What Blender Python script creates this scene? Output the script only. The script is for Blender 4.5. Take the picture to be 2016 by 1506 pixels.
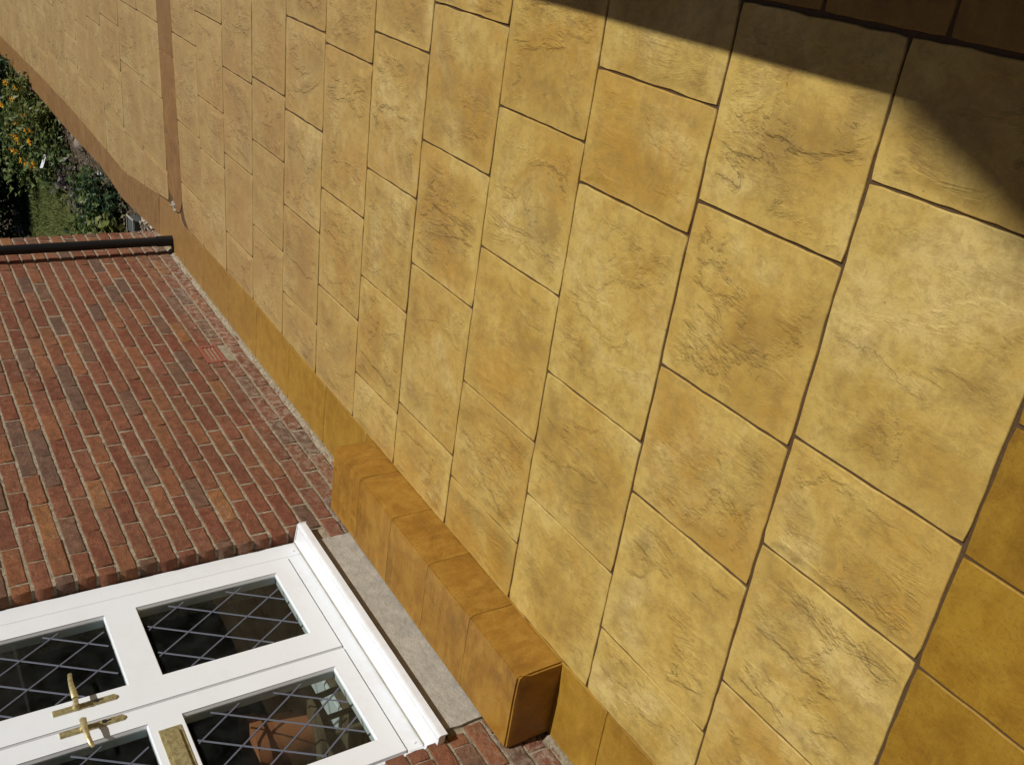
import bpy, bmesh, math, random
from mathutils import Vector, Matrix, noise
S = bpy.context.scene
for o in list(bpy.data.objects): bpy.data.objects.remove(o)
random.seed(7)
rnd = random.random
def U(a, b): return a + (b - a) * random.random()

# ------------------------------------------------------------------ camera, sky, sun, exposure
# x grows along the house wall away from the camera (built on Blender's -X), y grows away from the wall
cam_d = bpy.data.cameras.new('camera'); cam = bpy.data.objects.new('camera', cam_d); S.collection.objects.link(cam)
R = [[-0.5296227, 0.13173645, 0.83794111], [-0.43588037, -0.8897276, -0.1356212], [0.72767307, -0.43707014, 0.52864127]]
m3 = Matrix(((-R[0][0], R[1][0], R[2][0]), (R[0][1], -R[1][1], -R[2][1]), (-R[0][2], R[1][2], R[2][2])))
cam.matrix_world = Matrix.Translation((0, 0, 1.655)) @ m3.to_4x4()
cam_d.sensor_width = 36; cam_d.lens = 36 * 1920 / 2016
cam_d.clip_start = .05; cam_d.clip_end = 200
S.camera = cam
SUN = Vector((-.10, 1.0, 1.12)).normalized()
w = bpy.data.worlds.new('World'); S.world = w; w.use_nodes = True
nt = w.node_tree; bg = nt.nodes['Background']; sky = nt.nodes.new('ShaderNodeTexSky')
sky.sky_type = 'NISHITA'; sky.sun_disc = False
sky.sun_elevation = math.asin(SUN.z); sky.sun_rotation = math.atan2(SUN.x, SUN.y)
nt.links.new(sky.outputs[0], bg.inputs[0]); bg.inputs[1].default_value = .05
sd = bpy.data.lights.new('sun', 'SUN'); sd.energy = 5.0; sd.angle = math.radians(.5); sd.color = (1, .975, .93)
so = bpy.data.objects.new('sun', sd); S.collection.objects.link(so)
so.rotation_euler = SUN.to_track_quat('Z', 'Y').to_euler(); so.location = SUN * 30
S.view_settings.view_transform = 'Standard'; S.view_settings.look = 'None'; S.view_settings.gamma = 1
S.view_settings.use_curve_mapping = False; S.view_settings.exposure = -.36
S.render.engine = 'CYCLES'

# ------------------------------------------------------------------ helpers
def tag(o, label=None, cat=None, group=None, kind=None):
    if label: o['label'] = label
    if cat: o['category'] = cat
    if group: o['group'] = group
    if kind: o['kind'] = kind
    return o
def link(name, me, mat=None, parent=None, loc=None, rot=None):
    o = bpy.data.objects.new(name, me); S.collection.objects.link(o)
    if mat and me is not None and not me.materials: me.materials.append(mat)
    if parent: o.parent = parent
    if loc: o.location = loc
    if rot: o.rotation_euler = rot
    return o
def empty(name, loc=(0, 0, 0), rz=0):
    o = bpy.data.objects.new(name, None); S.collection.objects.link(o); o.location = loc; o.rotation_euler.z = rz
    o.empty_display_size = .1; return o
def fin(bm, name, smooth=False, bevel=0, seg=1, recalc=True):
    if bevel: bmesh.ops.bevel(bm, geom=bm.edges[:], offset=bevel, segments=seg, affect='EDGES', clamp_overlap=True)
    if recalc: bmesh.ops.recalc_face_normals(bm, faces=bm.faces[:])
    if smooth:
        for e in bm.edges: e.smooth = e.calc_face_angle(0) < .7
    me = bpy.data.meshes.new(name); bm.to_mesh(me); bm.free()
    if smooth:
        for p in me.polygons: p.use_smooth = True
    return me
def box(bm, a, b):
    """a, b = opposite corners"""
    lo = [min(a[i], b[i]) for i in range(3)]; hi = [max(a[i], b[i]) for i in range(3)]
    vs = [bm.verts.new((x, y, z)) for x in (lo[0], hi[0]) for y in (lo[1], hi[1]) for z in (lo[2], hi[2])]
    for f in ((0, 1, 3, 2), (4, 6, 7, 5), (0, 4, 5, 1), (2, 3, 7, 6), (0, 2, 6, 4), (1, 5, 7, 3)):
        bm.faces.new([vs[i] for i in f])
    return vs
def tube(bm, p0, p1, r0, r1=None, n=12, caps=True):
    p0 = Vector(p0); p1 = Vector(p1); r1 = r0 if r1 is None else r1
    d = (p1 - p0).normalized(); a = d.orthogonal().normalized(); b = d.cross(a)
    A = [bm.verts.new(p0 + (a * math.cos(t) + b * math.sin(t)) * r0) for t in [2 * math.pi * i / n for i in range(n)]]
    B = [bm.verts.new(p1 + (a * math.cos(t) + b * math.sin(t)) * r1) for t in [2 * math.pi * i / n for i in range(n)]]
    for i in range(n): bm.faces.new((A[i], A[(i + 1) % n], B[(i + 1) % n], B[i]))
    if caps: bm.faces.new(A); bm.faces.new(B)
def prism(bm, prof, x0, x1):
    """profile (y, z) list swept along x"""
    A = [bm.verts.new((x0, y, z)) for y, z in prof]; B = [bm.verts.new((x1, y, z)) for y, z in prof]
    n = len(prof)
    for i in range(n): bm.faces.new((A[i], A[(i + 1) % n], B[(i + 1) % n], B[i]))
    bm.faces.new(A); bm.faces.new(B)

class Mat:
    def __init__(s, name):
        s.m = bpy.data.materials.new(name); s.m.use_nodes = True; s.t = s.m.node_tree; s.b = s.t.nodes['Principled BSDF']
        s.geo = s.t.nodes.new('ShaderNodeNewGeometry'); s.pos = s.geo.outputs['Position']
    def n(s, ty, **kw):
        x = s.t.nodes.new(ty)
        for k, v in kw.items(): setattr(x, k, v)
        return x
    def L(s, a, b): s.t.links.new(a, b)
    def set(s, sock, v):
        if hasattr(v, 'links'): s.L(v, sock)
        elif isinstance(v, tuple) and len(v) == 3 and sock.type == 'RGBA': sock.default_value = (*v, 1)
        else: sock.default_value = v
    def noise(s, scale, detail=4, rough=.5, vec=None, dist=0., out=0):
        x = s.n('ShaderNodeTexNoise'); x.inputs['Scale'].default_value = scale; x.inputs['Detail'].default_value = detail
        x.inputs['Roughness'].default_value = rough; x.inputs['Distortion'].default_value = dist
        s.L(vec or s.pos, x.inputs['Vector']); return x.outputs[out]
    def math(s, op, a, b=0., c=None, clamp=False):
        x = s.n('ShaderNodeMath', operation=op, use_clamp=clamp); s.set(x.inputs[0], a); s.set(x.inputs[1], b)
        if c is not None: s.set(x.inputs[2], c)
        return x.outputs[0]
    def vmath(s, op, a, b):
        x = s.n('ShaderNodeVectorMath', operation=op); s.set(x.inputs[0], a); s.set(x.inputs[1], b); return x.outputs[0]
    def ramp(s, v, stops):
        x = s.n('ShaderNodeValToRGB'); e = x.color_ramp.elements
        while len(e) < len(stops): e.new(.5)
        for i, (p, c) in enumerate(stops):
            e[i].position = p; e[i].color = (*c, 1) if isinstance(c, tuple) else (c, c, c, 1)
        s.L(v, x.inputs[0]); return x.outputs[0]
    def step(s, v, a, b):
        x = s.n('ShaderNodeMapRange', interpolation_type='SMOOTHSTEP'); s.set(x.inputs[0], v)
        x.inputs[1].default_value = a; x.inputs[2].default_value = b; return x.outputs[0]
    def mix(s, f, a, b, mode='MIX'):
        x = s.n('ShaderNodeMix', data_type='RGBA', blend_type=mode); s.set(x.inputs[0], f)
        s.set(x.inputs[6], a); s.set(x.inputs[7], b); return x.outputs[2]
    def rand(s, island=False):
        if island: return s.geo.outputs['Random Per Island']
        return s.n('ShaderNodeObjectInfo').outputs['Random']
    def bump(s, h, dist=.01, strength=1., normal=None):
        x = s.n('ShaderNodeBump'); x.inputs['Distance'].default_value = dist; x.inputs['Strength'].default_value = strength
        s.L(h, x.inputs['Height'])
        if normal: s.L(normal, x.inputs['Normal'])
        return x.outputs[0]
    def out(s, col=None, rough=None, normal=None, **kw):
        if col is not None: s.set(s.b.inputs['Base Color'], col)
        if rough is not None: s.set(s.b.inputs['Roughness'], rough)
        if normal is not None: s.L(normal, s.b.inputs['Normal'])
        for k, v in kw.items(): s.set(s.b.inputs[k.replace('_', ' ')], v)
        return s.m

def offset_vec(M, k=37., island=False):
    r = M.rand(island); x = M.n('ShaderNodeCombineXYZ')
    M.L(M.math('MULTIPLY', r, k), x.inputs[0]); M.L(M.math('MULTIPLY', M.math('FRACT', M.math('MULTIPLY', r, 17.3)), k), x.inputs[1])
    return M.vmath('ADD', M.pos, x.outputs[0]), r

def slab_material(island=False):
    M = Mat('stamped_slate_concrete'); v, r = offset_vec(M, 37, island)
    tc = M.n('ShaderNodeTexCoord'); sx = M.n('ShaderNodeSeparateXYZ')
    if island: margin = M.math('ADD', 1., 0.)
    else:
        M.L(tc.outputs['Generated'], sx.inputs[0])
        def edge(c):
            return M.math('MINIMUM', c, M.math('SUBTRACT', 1., c))
        wob = M.math('MULTIPLY', M.math('SUBTRACT', M.noise(7, 3, .6, v), .5), .16)
        d = M.math('ADD', M.math('MINIMUM', edge(sx.outputs[0]), edge(sx.outputs[1])), wob)
        margin = M.step(d, .03, .15)
    amt = M.math('ADD', .45, M.math('MULTIPLY', M.math('FRACT', M.math('MULTIPLY', r, 29.3)), .7))   # how strongly this slab took the stamp
    big = M.noise(2.6, 4, .55, v, .6); mid = M.noise(9, 8, .66, v, .5); fine = M.noise(75, 5, .7, v); grit = M.noise(230, 3, .6, v)
    st = M.n('ShaderNodeMapping'); st.inputs['Scale'].default_value = (1, 1.8, 1); M.L(v, st.inputs['Vector'])
    rot = M.math('MULTIPLY', r, 6.28); cr = M.n('ShaderNodeCombineXYZ'); M.L(rot, cr.inputs[2]); M.L(cr.outputs[0], st.inputs['Rotation'])
    sv = st.outputs[0]
    cl = M.noise(3.1, 9, .60, sv, .35)
    edge_line = lambda n_, c0, w_: M.math('SUBTRACT', 1., M.step(M.math('ABSOLUTE', M.math('SUBTRACT', n_, c0)), 0., w_))
    sparse = M.step(M.noise(3.6, 4, .6, v), .53, .64)
    line = M.math('MULTIPLY', edge_line(cl, .53, .0055), sparse)
    line2 = M.math('MULTIPLY', edge_line(M.noise(7, 8, .62, sv, .5), .47, .010), M.step(M.noise(5, 4, .6, v), .57, .67))
    lines = M.math('MULTIPLY', M.math('MULTIPLY', M.math('MAXIMUM', line, M.math('MULTIPLY', line2, .8)), margin), amt)
    # broken fibrous patches: fine grain gated by a soft blob
    blob = M.math('MULTIPLY', M.step(M.noise(3.4, 3, .55, v, .4), .42, .62), margin)
    gs = M.n('ShaderNodeMapping'); gs.inputs['Scale'].default_value = (1, 2.4, 1); M.L(v, gs.inputs['Vector']); M.L(cr.outputs[0], gs.inputs['Rotation'])
    fib = M.noise(30, 6, .72, gs.outputs[0], .8)
    col = M.ramp(M.math('ADD', M.math('MULTIPLY', mid, .35), M.math('MULTIPLY', big, .65)),
                 [(.33, (.335, .200, .038)), (.44, (.46, .295, .062)), (.53, (.54, .375, .096)), (.64, (.62, .465, .165))])
    # golden brown release stain, olive grey pigment, both drifting across several slabs and inside each
    wst = M.math('ADD', M.math('MULTIPLY', M.noise(1.1, 3, .6), .5), M.math('MULTIPLY', M.noise(4, 6, .65, v, .6), .5))
    col = M.mix(M.math('MULTIPLY', M.step(M.math('ADD', wst, M.math('MULTIPLY', M.math('SUBTRACT', M.math('FRACT', M.math('MULTIPLY', r, 5.1)), .5), .10)), .47, .61), .68), col, (.43, .222, .028))
    ol = M.math('ADD', M.math('MULTIPLY', M.noise(1.7, 3, .6, M.vmath('ADD', M.pos, (5., 3., 0.))), .35), M.math('MULTIPLY', M.noise(5, 9, .76, v, .4), .65))
    col = M.mix(M.math('MULTIPLY', M.step(ol, .47, .62), M.math('ADD', .16, M.math('MULTIPLY', margin, .38))), col, (.255, .160, .048))
    col = M.mix(M.math('MULTIPLY', M.math('SUBTRACT', 1., margin), .22), col, (.54, .39, .11))
    col = M.mix(M.math('MULTIPLY', M.math('MULTIPLY', blob, M.step(fib, .46, .62)), .34), col, (.20, .135, .045))
    mott = M.noise(26, 8, .78, v, .3)
    col = M.mix(M.math('MULTIPLY', M.step(mott, .45, .62), .42), col, (.30, .19, .05))
    gr = M.noise(160, 5, .75, v)
    col = M.mix(M.math('MULTIPLY', M.step(gr, .52, .66), .26), col, (.23, .15, .05))
    col = M.mix(M.math('MULTIPLY', lines, .40), col, (.12, .075, .025))
    pit = M.step(M.noise(60, 3, .6, v), .70, .76)
    col = M.mix(M.math('MULTIPLY', pit, .5), col, (.13, .085, .03))
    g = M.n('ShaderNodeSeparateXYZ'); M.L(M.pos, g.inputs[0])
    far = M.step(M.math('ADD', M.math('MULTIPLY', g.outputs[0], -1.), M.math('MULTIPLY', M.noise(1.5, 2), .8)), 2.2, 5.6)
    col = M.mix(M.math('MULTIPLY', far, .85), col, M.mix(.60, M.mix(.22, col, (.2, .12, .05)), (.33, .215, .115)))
    hsv = M.n('ShaderNodeHueSaturation'); M.L(col, hsv.inputs['Color'])
    M.L(M.math('ADD', .95, M.math('MULTIPLY', r, .08)), hsv.inputs['Value'])
    h = M.math('ADD', M.math('MULTIPLY', M.math('MULTIPLY', M.step(cl, .50, .56), margin), M.math('MULTIPLY', amt, .5)), M.math('MULTIPLY', M.math('MULTIPLY', mid, M.math('ADD', .2, M.math('MULTIPLY', margin, .6))), .55))
    h = M.math('ADD', h, M.math('MULTIPLY', M.math('MULTIPLY', fib, blob), M.math('MULTIPLY', amt, .55)))
    rv = M.noise(5.5, 7, .58, gs.outputs[0], 1.1); ledge = M.math('ADD', M.step(rv, .42, .47), M.math('ADD', M.step(rv, .50, .54), M.step(rv, .57, .62)))
    h = M.math('ADD', h, M.math('MULTIPLY', M.math('MULTIPLY', ledge, M.step(M.noise(2.8, 3, .5, v), .44, .64)), M.math('MULTIPLY', M.math('MULTIPLY', margin, amt), .22)))
    h = M.math('ADD', h, M.math('ADD', M.math('MULTIPLY', fine, .13), M.math('MULTIPLY', grit, .05))); h = M.math('SUBTRACT', h, M.math('MULTIPLY', lines, .15))
    h = M.math('ADD', h, M.math('MULTIPLY', big, .6))
    return M.out(hsv.outputs[0], M.math('ADD', .45, M.math('MULTIPLY', mid, .3)), M.bump(h, .0062), Specular_IOR_Level=.35)
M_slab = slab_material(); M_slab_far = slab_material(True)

def tan_material(name, c0, c1, c2, sc=1., fade=False):
    M = Mat(name); v, r = offset_vec(M, 23)
    a = M.noise(4 * sc, 6, .62, v, .9); b = M.noise(16 * sc, 7, .66, v, .6); f = M.noise(90, 4, .6, v)
    col = M.ramp(M.math('ADD', M.math('MULTIPLY', a, .6), M.math('MULTIPLY', b, .4)), [(.33, c0), (.5, c1), (.68, c2)])
    st = M.n('ShaderNodeMapping'); st.inputs['Scale'].default_value = (5, 1, 1.5); st.inputs['Rotation'].default_value = (0, 0, .5); M.L(v, st.inputs['Vector'])
    sk = M.noise(5, 6, .7, st.outputs[0], .3)
    col = M.mix(M.math('MULTIPLY', M.step(sk, .47, .66), .5), col, c2)
    col = M.mix(M.math('MULTIPLY', M.step(M.noise(9 * sc, 8, .75, v, .3), .48, .68), .34), col, c0)
    col = M.mix(M.math('MULTIPLY', M.step(M.noise(120, 5, .75, v), .5, .66), .3), col, M.mix(.5, c0, (.05, .03, .01)))
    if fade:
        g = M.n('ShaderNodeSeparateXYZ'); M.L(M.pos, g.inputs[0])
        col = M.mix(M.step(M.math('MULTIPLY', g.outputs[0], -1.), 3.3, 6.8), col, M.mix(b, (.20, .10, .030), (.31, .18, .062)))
    hs = M.n('ShaderNodeHueSaturation'); M.L(col, hs.inputs['Color']); M.L(M.math('ADD', .93, M.math('MULTIPLY', r, .1)), hs.inputs['Value'])
    h = M.math('ADD', M.math('MULTIPLY', a, .8), M.math('ADD', M.math('MULTIPLY', b, .35), M.math('MULTIPLY', f, .06)))
    return M.out(hs.outputs[0], M.math('ADD', .38, M.math('MULTIPLY', b, .25)), M.bump(h, .006), Specular_IOR_Level=.4)
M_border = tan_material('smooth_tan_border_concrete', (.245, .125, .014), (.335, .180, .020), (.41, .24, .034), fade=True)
M_cross = tan_material('brown_border_concrete', (.19, .095, .032), (.25, .13, .042), (.30, .17, .06))
M_step = tan_material('tan_step_render', (.185, .085, .012), (.305, .145, .017), (.41, .225, .036))
M_dark_border = tan_material('dark_tan_border_concrete', (.19, .090, .008), (.285, .150, .012), (.36, .21, .02))

def simple(name, col, rough=.7, nscale=30, var=.2, bd=0., spec=.5, metal=0):
    M = Mat(name); n_ = M.noise(nscale, 6, .6)
    c = M.mix(n_, tuple(x * (1 - var) for x in col), tuple(min(1, x * (1 + var)) for x in col))
    return M.out(c, rough, M.bump(M.noise(nscale * 2, 6, .65), bd) if bd else None, Specular_IOR_Level=spec, Metallic=metal)
M_grout = simple('dark_joint_grout', (.085, .046, .016), .9, 60, .35, .003)
def white_material():
    M = Mat('white_pvc'); a = M.noise(7, 7, .72); b = M.noise(45, 5, .7)
    g = M.n('ShaderNodeSeparateXYZ'); M.L(M.pos, g.inputs[0])
    low = M.math('SUBTRACT', 1., M.step(g.outputs[2], .33, .52))
    f = M.math('MULTIPLY', M.step(M.math('MULTIPLY', a, M.math('ADD', .75, M.math('MULTIPLY', b, .5))), .46, .66), M.math('ADD', .08, M.math('MULTIPLY', low, .12)))
    return M.out(M.mix(f, (.78, .80, .82), (.50, .46, .38)), M.math('ADD', .22, M.math('MULTIPLY', a, .16)))
M_white = white_material()
M_gasket = simple('grey_gasket', (.46, .46, .47), .6, 20, .1)
M_sill_shadow = simple('black_sill_shadow', (.012, .012, .012), .7)  # near-black colour for the shadow line drawn below the sill
M_pipe = simple('black_plastic_pipe', (.008, .009, .011), .42, 40, .3, 0, .35)
M_concrete = simple('pale_concrete', (.37, .34, .28), .9, 22, .45, .006)
M_lead = simple('lead_strip', (.11, .12, .155), .5, 40, .15)
M_terracotta = simple('terracotta_clay', (.27, .085, .050), .75, 30, .2, .002)
M_slot = simple('dark_cavity', (.02, .012, .01), .95)
M_render = simple('dark_low_bounce_render', (.12, .10, .08), .9, 6, .2, .004)  # kept dark so the added shadow casters bounce little light
def brass_material():
    M = Mat('tarnished_brass'); a = M.noise(60, 6, .7)
    return M.out(M.mix(M.step(a, .4, .62), (.56, .48, .24), (.36, .28, .13)), M.math('ADD', .28, M.math('MULTIPLY', a, .25)), None, Metallic=.55)
M_brass = brass_material()

def brick_material(island):
    M = Mat('rough_red_brick'); v, r = offset_vec(M, 31, island)
    r2 = M.math('FRACT', M.math('MULTIPLY', r, 13.7))
    base = M.ramp(r, [(0, (.185, .052, .026)), (.18, (.215, .072, .034)), (.38, (.25, .090, .036)), (.52, (.20, .058, .028)), (.62, (.23, .080, .042)), (.76, (.165, .082, .050)), (.86, (.29, .120, .040)), (.90, (.135, .075, .052)), (.97, (.22, .080, .04))])
    rm = base.node; rm.color_ramp.interpolation = 'CONSTANT'
    a = M.noise(26, 6, .7, v, .4); f = M.noise(150, 4, .7, v)
    col = M.mix(M.step(a, .38, .66), M.mix(.35, base, (.06, .03, .02)), M.mix(.14, base, (.45, .24, .13)))
    col = M.mix(M.math('MULTIPLY', M.step(f, .54, .66), .4), col, (.08, .04, .03))
    sp = M.math('MULTIPLY', M.step(M.noise(210, 3, .6, v), .54, .66), M.math('ADD', .15, M.math('MULTIPLY', M.step(M.noise(11, 4, .6, v), .45, .65), .6)))
    col = M.mix(M.math('MULTIPLY', sp, .8), col, (.36, .22, .12))
    # lime bloom: strong near the ground, and a few patches higher up
    g = M.n('ShaderNodeSeparateXYZ'); M.L(M.pos, g.inputs[0])
    low = M.math('SUBTRACT', 1., M.step(M.math('ADD', g.outputs[2], M.math('MULTIPLY', M.noise(5, 3), .22)), .14, .42))
    patch = M.step(M.noise(3.1, 4, .6), .60, .72)
    lime = M.math('MULTIPLY', M.math('MAXIMUM', M.math('MULTIPLY', low, .85), M.math('MULTIPLY', patch, .55)), M.step(M.noise(34, 6, .75), .42, .66))
    col = M.mix(lime, col, (.42, .34, .25))
    gm = M.math('MULTIPLY', M.step(M.math('ADD', M.math('MULTIPLY', M.noise(2.3, 4, .6), .6), M.math('MULTIPLY', M.noise(19, 7, .75), .4)), .42, .60), .55)
    col = M.mix(gm, col, M.mix(.45, col, (.10, .062, .035)))
    h = M.math('ADD', a, M.math('MULTIPLY', f, .35))
    return M.out(col, .9, M.bump(h, .010), Specular_IOR_Level=.25)
M_brick = brick_material(False); M_brick_st = brick_material(True)
def mortar_material():
    M = Mat('sandy_mortar'); a = M.noise(55, 8, .8); b = M.noise(4, 4, .6)
    col = M.mix(M.step(a, .35, .65), (.21, .16, .10), (.52, .44, .31)); col = M.mix(M.math('MULTIPLY', M.step(b, .45, .7), .6), col, (.33, .28, .17))
    return M.out(col, .95, M.bump(M.math('ADD', a, b), .014))
M_mortar = mortar_material()

def ground_material(name, c0, c1, sc, bd=.02):
    M = Mat(name); a = M.noise(sc, 8, .7); b = M.noise(sc * 6, 6, .7)
    return M.out(M.mix(M.math('MULTIPLY', M.math('ADD', a, b), .5), c0, c1), .95, M.bump(M.math('ADD', a, M.math('MULTIPLY', b, .4)), bd), Specular_IOR_Level=.2)
M_soil = ground_material('garden_soil', (.045, .032, .020), (.21, .155, .10), 6, .05)
M_lawn = ground_material('lawn_green', (.075, .090, .022), (.14, .155, .045), 5, .02)
def leaf_material(name, c0, c1, c2):
    M = Mat(name); r = M.rand(True)
    col = M.ramp(r, [(0, c0), (.5, c1), (1, c2)])
    M.out(col, .5, None, Specular_IOR_Level=.4)
    tr = M.n('ShaderNodeBsdfTranslucent'); M.L(col, tr.inputs[0]); mx = M.n('ShaderNodeMixShader'); mx.inputs[0].default_value = .25
    o = [n for n in M.t.nodes if n.type == 'OUTPUT_MATERIAL'][0]
    M.L(M.b.outputs[0], mx.inputs[1]); M.L(tr.outputs[0], mx.inputs[2]); M.L(mx.outputs[0], o.inputs[0])
    return M.m
M_leafA = leaf_material('mid_green_leaf', (.045, .08, .02), (.10, .14, .035), (.19, .22, .07))
M_leafB = leaf_material('dark_leaf', (.015, .035, .012), (.03, .06, .018), (.05, .09, .028))
M_leafC = leaf_material('purple_leaf', (.035, .02, .022), (.08, .05, .045), (.13, .14, .10))
M_leafD = leaf_material('yellow_green_leaf', (.08, .10, .02), (.14, .16, .035), (.20, .20, .06))
M_grass = leaf_material('grass_blade', (.08, .10, .022), (.12, .14, .035), (.16, .175, .05))
M_petal = leaf_material('orange_petal', (.80, .30, .01), (.85, .42, .015), (.85, .55, .04))
M_stem = simple('plant_stem', (.06, .09, .03), .6)
M_bark = simple('bark', (.10, .07, .045), .9, 12, .3, .02)
def glass_material():
    M = Mat('window_glass'); M.t.nodes.remove(M.b)
    gl = M.n('ShaderNodeBsdfGlossy'); gl.inputs['Roughness'].default_value = .01
    tp = M.n('ShaderNodeBsdfTransparent'); tp.inputs[0].default_value = (.82, .86, .84, 1)
    fr = M.n('ShaderNodeFresnel'); fr.inputs[0].default_value = 1.5; mx = M.n('ShaderNodeMixShader')
    M.L(M.math('MULTIPLY', fr.outputs[0], M.math('SUBTRACT', 1., M.geo.outputs['Backfacing'])), mx.inputs[0]); M.L(tp.outputs[0], mx.inputs[1]); M.L(gl.outputs[0], mx.inputs[2])
    df = M.n('ShaderNodeBsdfDiffuse'); df.inputs[0].default_value = (.62, .66, .60, 1); m2 = M.n('ShaderNodeMixShader')   # pale diffuse veil lifting the dark panes, in place of room light
    M.L(M.math('MULTIPLY', M.step(M.noise(12, 5, .7), .25, .75), .013), m2.inputs[0]); M.L(mx.outputs[0], m2.inputs[1]); M.L(df.outputs[0], m2.inputs[2])
    o = [n for n in M.t.nodes if n.type == 'OUTPUT_MATERIAL'][0]; M.L(m2.outputs[0], o.inputs[0]); return M.m
M_glass = glass_material()

# ------------------------------------------------------------------ ground and patio
bm = bmesh.new(); box(bm, (60, -60, -.6), (-60, 60, -.25)); 
tag(link('ground', fin(bm, 'ground'), M_soil), kind='structure')

def lerp(a, b, t): return a + (b - a) * t
# course lines of the patio: (x at y=-.3, x at y=-2.0)
lines = [(.757, .757), (1.199, 1.197), (1.644, 1.658), (2.106, 2.115), (2.553, 2.577), (3.023, 3.016), (3.460, 3.422), (3.922, 3.850),
         (4.372, 4.288), (4.830, 4.720), (5.302, 5.164), (5.790, 5.604), (6.325, 6.040)]
def lx(L, y): return L[0] + (L[1] - L[0]) * (-.3 - y) / 1.7
joints = [[-.120, -.394, -.972, -1.262, -1.687, -2.10], [-.120, -.572, -1.006, -1.396, -1.877, -2.10], [-.120, -.354, -.66, -1.246, -1.686, -2.10],
          [-.120, -.554, -1.007, -1.502, -1.894, -2.10], [-.120, -.324, -.778, -1.231, -1.816, -2.10], [-.120, -.489, -.995, -1.439, -1.876, -2.09],
          [-.120, -.609, -1.204, -1.646, -2.085], [-.120, -.572, -.972, -1.415, -1.849, -2.08], [-.120, -.46, -.922, -1.222, -1.654, -2.075],
          [-.120, -.56, -.961, -1.406, -1.838, -2.07], [-.120, -.44, -.758, -1.207, -1.498, -2.065], [-.120, -.50, -.950, -1.450, -1.818, -2.06]]
def band_y(x):
    """outer edge of the border strip by the wall (y), follows the laid curve"""
    pts = [(-4, -2.02), (0, -2.10), (.86, -2.118), (1.3, -2.120), (1.8, -2.125), (2.6, -2.115), (3.4, -2.098), (4.1, -2.09), (4.7, -2.07), (5.3, -2.075), (6.05, -2.09),
           (6.36, -2.03), (7.5, -2.19), (9.4, -2.175), (11.2, -2.21), (14, -2.30), (20, -2.45)]
    for (a, ya), (b, yb) in zip(pts, pts[1:]):
        if a <= x <= b: return lerp(ya, yb, (x - a) / (b - a))
    return pts[-1][1] if x > 0 else pts[0][1]
def wall_y(x): return -2.4762 + .0182 * x

def slab_mesh(poly, gap=.005, amp=.0026, top=.0, th=.03, seg=14, name='slab', rise=.006):
    """poly: list of (x, y) in plan, wavy stamped edge, rounded lip; origin at the centre"""
    cx = sum(p[0] for p in poly) / len(poly); cy = sum(p[1] for p in poly) / len(poly)
    P = [Vector((p[0] - cx, p[1] - cy, 0)) for p in poly]
    area = sum(P[i].x * P[(i + 1) % len(P)].y - P[(i + 1) % len(P)].x * P[i].y for i in range(len(P)))
    if area < 0: P.reverse()
    n = len(P); ring = []
    ins = []
    for i in range(n):
        a, b, c = P[i - 1], P[i], P[(i + 1) % n]
        n1 = Vector((-(b - a).y, (b - a).x, 0)).normalized(); n2 = Vector((-(c - b).y, (c - b).x, 0)).normalized()
        k = (n1 + n2) / max(.3, 1 + n1.dot(n2)); ins.append(b + k * gap)
    sd_ = rnd() * 100
    for i in range(n):
        a, b = ins[i], ins[(i + 1) % n]; nn = Vector((-(b - a).y, (b - a).x, 0)).normalized()
        L_ = (b - a).length; m = max(1, min(seg, int(L_ / .03)))
        for j in range(m):
            t = j / m; p = a.lerp(b, t)
            q = noise.noise(Vector((p.x * 14 + sd_, p.y * 14, i))) * amp + noise.noise(Vector((p.x * 50 + sd_, p.y * 50, i))) * amp * .6
            if j == 0: q = amp * .6; ring.append(p + (Vector((0, 0, 0)) - p).normalized() * .003)
            else: ring.append(p + nn * q)
    bm = bmesh.new(); c0 = Vector((0, 0, 0))
    def mk(d, z): return [bm.verts.new((p.x - (p.x) / max(.05, p.length) * d, p.y - (p.y) / max(.05, p.length) * d, z)) for p in ring]
    rs = [mk(-.0012, -th), mk(0, top - .0030), mk(.0009, top - .0009), mk(.0026, top)]
    k = len(ring)
    for A, B in zip(rs, rs[1:]):
        for i in range(k): bm.faces.new((A[i], A[(i + 1) % k], B[(i + 1) % k], B[i]))
    bm.faces.new(rs[-1]); bm.faces.new(rs[0][::-1])
    for v in bm.verts: v.co.x = -v.co.x
    me = fin(bm, name)
    for p in me.polygons: p.use_smooth = len(p.vertices) == 4
    return me, (-cx, cy, 0)

bm = bmesh.new(); box(bm, (-.20, .55, -.30), (-22, -2.10, -.0055))
box(bm, (-.20, -2.10, -.30), (-6.60, -2.50, -.0055)); patio = tag(link('patio', fin(bm, 'patio'), M_grout), kind='structure')

def add_slab(poly, mat, **kw):
    me, loc = slab_mesh(poly, **kw)
    return link('slab', me, mat, patio, (loc[0], loc[1], U(-.0012, .0008)), (U(-.0015, .0015), U(-.0015, .0015), 0))
for ci, js in enumerate(joints):
    A, B = lines[ci], lines[ci + 1]
    for y0, y1 in zip(js, js[1:]):
        last = y1 == js[-1]
        if last:
            ya, yb = band_y(lx(A, -2.1)), band_y(lx(B, -2.1))
            poly = [(lx(A, y0), y0), (lx(B, y0), y0), (lx(B, yb), yb), (lx(A, ya), ya)]
            if ci == 11: poly = [(lx(A, y0), y0), (lx(B, y0), y0), (lx(B, -1.97), -1.97), (lx(B, -2.03) - .03, -2.035), (lx(B, yb) - .10, yb + .005), (lx(A, ya), ya)]
        else:
            dy = U(-.004, .004)
            poly = [(lx(A, y0), y0), (lx(B, y0), y0), (lx(B, y1), y1), (lx(A, y1), y1)]
        add_slab(poly, M_slab, amp=.0030, gap=U(.0024, .0038) if ci < 5 else U(.0030, .0040))
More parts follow.
